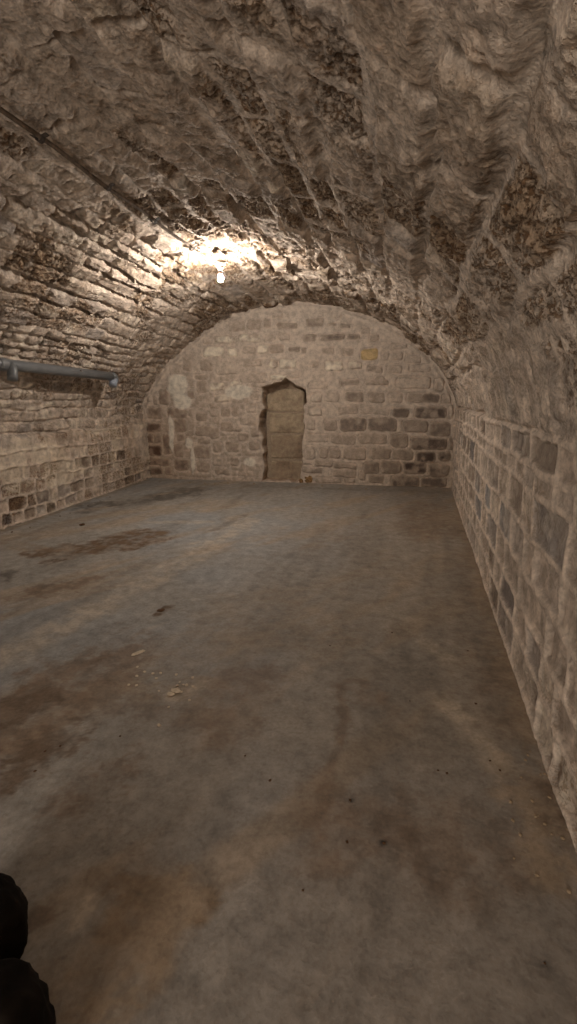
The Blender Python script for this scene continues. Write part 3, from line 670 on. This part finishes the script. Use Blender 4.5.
bc = bmesh.new(); lathe(bc, [(0.0155, -0.094), (0.017, -0.100), (0.019, -0.108), (0.019, -0.112), (0.016, -0.112)][::-1], (0, 0, 0), 32); mesh_obj('bulb_collar', bc, M_SOCK, lamp)
pr = [(0.0172, -0.111), (0.021, -0.120)]+[(Rb*math.sin(a_), cz+Rb*math.cos(a_)) for a_ in np.linspace(0.75, math.pi-0.06, 16)]
lathe(bm, pr[::-1], (0, 0, 0), 32); mesh_obj('bulb', bm, me_, lamp)

# added soft fill light, set in the added opening behind the viewer
al = bpy.data.lights.new('added_fill_light', 'AREA'); al.shape = 'RECTANGLE'; al.size = 1.2; al.size_y = 2.0; al.energy = 85; al.color = (1.0, 0.9, 0.79)
ao = bpy.data.objects.new('added_fill_light', al); link(ao); ao.location = (-0.9, -3.32, 1.05); ao.rotation_euler = (math.radians(90), 0, 0)

# ------------------------------------------------------------------ grey drain pipe on the left wall
def on_x(px, py, x):
    d_ = sight(px, py); return vec(O+d_*((x-O[0])/d_[0]))
xp = -4.42
E1 = on_x(112, 376.5, -4.34); E0 = on_x(3, 364.3, -4.30)
pdir = (E0-E1).normalized(); PR = 0.060
pipe = tag(link(bpy.data.objects.new('drain_pipe', None)), 'thick grey plastic drain pipe with a tee and elbow along the left wall', 'pipe')
pipe.location = E1
L0 = E0+pdir*1.6-E1
bm = bmesh.new(); tube(bm, [Vector((0, 0, 0)), L0*0.5, L0], PR, 32); mesh_obj('pipe_run', bm, M_PIPE, pipe)
def collar(c, ax, r, l, name, mat=M_PIPE, par=pipe):
    bm = bmesh.new(); tube(bm, [c-ax*l/2, c-ax*(l/2-0.006), c-ax*(l/2-0.02), c+ax*(l/2-0.02), c+ax*(l/2-0.006), c+ax*l/2], [r-0.006, r, r+0.003, r+0.003, r, r-0.006], 32)
    return mesh_obj(name, bm, mat, par)
collar(E0-E1+pdir*0.02, pdir, PR+0.008, 0.11, 'collar')
# tee branch that curves down and away
T0 = on_x(9, 366, -4.30)-E1; tee = bmesh.new()
dn = Vector((0.10, -0.25, -1)).normalized(); side = Vector((0.9, -0.2, -0.25)).normalized()
T0 = L0.normalized()*(L0.normalized().dot(T0))
tube(tee, [T0, T0+side*0.03, T0+side*0.05+dn*0.02, T0+side*0.06+dn*0.06, T0+side*0.06+dn*0.10, T0+side*0.06+dn*0.15], [0.052, 0.052, 0.052, 0.052, 0.052, 0.052], 28)
tb = mesh_obj('tee_branch', tee, M_PIPE, pipe)

# end elbow, its pale outlet turned down and back
el = bmesh.new(); dd_ = Vector((0.20, -0.75, -1.0)).normalized(); ax = -pdir
pts = [Vector((0, 0, 0))-ax*0.03]+[ax*0.06*math.sin(a_)+dd_*0.06*(1-math.cos(a_)) for a_ in np.linspace(0, math.pi/2, 9)]
tube(el, pts, PR+0.006, 32); mesh_obj('elbow', el, M_PIPE, pipe)
st = bmesh.new(); q0 = pts[-1]; tube(st, [q0-dd_*0.01, q0+dd_*0.012, q0+dd_*0.07, q0+dd_*0.10], [PR+0.003, PR, PR-0.006, PR-0.006], 28)
so = mesh_obj('outlet', st, M_PIPE2, pipe); so['label'] = 'pale grey plastic outlet'
for tpos in (0.45, 1.3):
    c = L0.normalized()*tpos; bm = bmesh.new(); wd = Vector((-1, 0, 0.25)).normalized()
    tube(bm, [c+wd*(PR-0.002), c+wd*(PR+0.15), c+wd*(PR+0.3)], 0.006, 8); mesh_obj('wall_bracket', bm, M_CLIP, pipe)
# small screw head seen on the pipe
P = on_x(78, 370, -4.32)-E1; tS = L0.normalized().dot(P); cS = L0.normalized()*tS
bm = bmesh.new(); lathe(bm, [(0.012, PR-0.004), (0.012, PR+0.004), (0.008, PR+0.007)], cS, 12, Vector((0.95, -0.2, 0.35)).normalized()); mesh_obj('screw_head', bm, M_CLIP, pipe)

# ------------------------------------------------------------------ things on the floor
def floor_z(x, y):
    i = int(np.clip(np.searchsorted(fx, x), 0, len(fx)-1)); j = int(np.clip(np.searchsorted(fy, y), 0, len(fy)-1)); return fz_[i, j]-0.004
def put_rock(name, px, py, size, mat, label, cat, group=None, seed=1, mesh=None, flat=0.5, stretch=1.3, ang=0, sub=2):
    P = on_floor(px, py)
    if mesh is None:
        bm = rock_bm(size*stretch, size, size*flat, seed, sub, 0.35, 0.5)
        zmin = min(v_.co.z for v_ in bm.verts)
        for v_ in bm.verts: v_.co.z -= zmin
        o = mesh_obj(name, bm, mat, None, False)
    else:
        o = bpy.data.objects.new(name, mesh); link(o)
    o.location = (P[0], P[1], floor_z(P[0], P[1])-0.001); o.rotation_euler = (0, 0, ang)
    tag(o, label, cat, group); return o
put_rock('stone_chip', 138.5, 653, 0.016, M_CHIP, 'long pale stone chip lying alone on the grey floor above the chip scatter', 'stone chip', None, 3, None, 0.35, 2.8, math.radians(60))
put_rock('stone_chip', 176, 691, 0.020, M_CHIP, 'largest pale stone chip of the scatter on the brown stain', 'stone chip', None, 4, None, 0.5, 1.3, 0.4)
put_rock('stone_chip', 171, 694, 0.015, M_CHIP, 'pale chip touching the left side of the largest chip on the brown stain', 'stone chip', None, 5, None, 0.5, 1.4, 0.1)
put_rock('earth_clod', 161, 610, 0.020, M_CLOD, 'dark earth clod on the dark spot in the middle of the left floor', 'clod', None, 9, None, 0.25, 1.5, 0.9)
put_rock('earth_clod', 82, 525, 0.03, M_CLOD, 'small dark clod lying on the far left floor near the wall', 'clod', None, 10, None, 0.4, 1.2, 0.9)
def scatter(name, cat, label, group, mat, pts, smin, smax, seed0):
    protos = [];
    for i, (px, py) in enumerate(pts):
        sz = random.uniform(smin, smax)
        if i < 4:
            o = put_rock(name, px, py, smax*0.8, mat, label, cat, group, seed0+i, None, 0.55, 1.25, random.uniform(0, 6)); protos.append(o)
        else:
            src = protos[i % 4]; o = src.copy(); link(o); P = on_floor(px, py)
            o.location = (P[0], P[1], floor_z(P[0], P[1])-0.001); o.rotation_euler = (0, 0, random.uniform(0, 6))
            s_ = sz/smax*1.2; o.scale = (s_, s_, s_)
            tag(o, label, cat, group)
Q = lambda lst, ox, oy, sc: [(ox+a/sc, oy+b/sc) for a, b in lst]
scatter('stone_chip', 'stone chip', 'tiny pale chip in the scatter on the middle left floor', 'pale chips scattered on the middle left floor', M_CHIP,
        Q([(100, 155), (142, 182), (97, 205), (210, 218), (325, 198), (50, 256), (95, 257), (190, 190), (235, 188), (345, 240), (385, 258), (420, 215), (355, 298), (400, 345), (225, 290), (365, 255), (330, 260), (420, 265), (225, 490), (280, 385)], 120, 640, 5.77), 0.005, 0.009, 20)
scatter('mortar_crumb', 'mortar crumb', 'small tan mortar crumb fallen on the floor along the right wall', 'mortar crumbs fallen along the right wall', M_CRUMB,
        Q([(190, 440), (225, 445), (248, 495), (210, 670), (165, 635), (150, 560), (95, 722), (312, 695), (130, 350), (118, 370), (100, 452), (50, 568), (66, 830), (240, 715), (292, 735), (230, 545), (215, 380), (205, 435), (240, 440), (175, 910), (320, 985), (60, 655), (262, 520), (140, 330)], 500, 680, 4.65), 0.003, 0.007, 40)
scatter('earth_crumb', 'crumb', 'tiny dark crumb of earth on the near floor', 'dark earth crumbs on the near floor', M_CLOD,
        [(350, 800), (384, 843), (347, 842), (447, 773), (392, 632), (476, 703), (330, 645), (545, 963), (303, 890), (270, 780), (245, 755), (120, 735), (60, 745), (35, 770), (45, 750), (410, 700), (438, 770), (468, 650), (490, 760), (500, 770)], 0.003, 0.006, 60)
scatter('earth_clod', 'clod', 'small dark earth clod lying at the foot of the left wall', 'earth clods along the foot of the left wall', M_CLOD,
        [(60, 516), (88, 506), (110, 497), (126, 490), (30, 527), (12, 532), (70, 513), (100, 501)], 0.006, 0.012, 80)
scatter('rubble_bit', 'rubble', 'small bit of fallen mortar at the foot of the back wall', 'mortar bits along the foot of the back wall', M_CRUMB,
        [(190, 483), (205, 483.5), (215, 484), (228, 483), (242, 485), (254, 484), (322, 486), (340, 488), (366, 489), (385, 490), (160, 482), (175, 483)], 0.008, 0.018, 100)
put_rock('brick_fragment', 309, 482.5, 0.075, M_BRICK, 'ochre brick fragment lying at the right foot of the niche', 'brick', None, 120, None, 0.95, 1.1, 0.1, 3)
put_rock('brick_fragment', 301, 482.8, 0.040, M_BRICK, 'small orange brick shard leaning beside the larger fragment at the niche', 'brick', None, 121, None, 0.9, 0.9, 0.5, 3)

# rubble stones beside the viewer, backlit shade put into their near-black colour
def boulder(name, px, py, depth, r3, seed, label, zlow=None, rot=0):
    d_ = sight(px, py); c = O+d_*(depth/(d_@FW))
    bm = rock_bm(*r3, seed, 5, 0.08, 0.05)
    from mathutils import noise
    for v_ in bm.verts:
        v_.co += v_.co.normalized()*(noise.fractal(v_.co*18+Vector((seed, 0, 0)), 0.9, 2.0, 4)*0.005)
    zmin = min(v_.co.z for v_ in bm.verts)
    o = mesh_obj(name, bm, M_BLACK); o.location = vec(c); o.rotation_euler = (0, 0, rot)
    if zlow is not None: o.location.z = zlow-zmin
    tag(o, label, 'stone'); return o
boulder('rubble_stone', -18, 1052, 1.04, (0.145, 0.138, 0.150), 11, 'lower of two rubble stones beside the viewer coloured near-black for shade, resting on the floor', None, 2.1)
boulder('rubble_stone', -33, 940, 1.27, (0.146, 0.146, 0.138), 8, 'upper of the two rubble stones coloured near-black for shade, lying on the floor behind the lower one', None, 1.0)

# ------------------------------------------------------------------ world, camera, view
w = bpy.data.worlds.new('World'); S.world = w; w.use_nodes = True
w.node_tree.nodes['Background'].inputs['Color'].default_value = (0.5, 0.45, 0.4, 1); w.node_tree.nodes['Background'].inputs['Strength'].default_value = 0.02
cam = bpy.data.cameras.new('Camera'); co = bpy.data.objects.new('Camera', cam); link(co)
cam.sensor_fit = 'VERTICAL'; cam.sensor_height = 36; cam.lens = 36*F/1024; cam.clip_start = 0.05
R_ = Matrix(((RT[0], UP[0], -FW[0]), (RT[1], UP[1], -FW[1]), (RT[2], UP[2], -FW[2]))).to_4x4()
co.matrix_world = Matrix.Translation(vec(O))@R_
S.camera = co
vs = S.view_settings; vs.view_transform = 'Standard'; vs.look = 'None'; vs.gamma = 1; vs.use_curve_mapping = False; vs.exposure = 0.72
S.cycles.denoising_prefilter = 'FAST'
S.cycles.max_bounces = 8; S.cycles.diffuse_bounces = 6; S.cycles.caustics_reflective = False; S.cycles.caustics_refractive = False
S.cycles.sample_clamp_indirect = 1.5
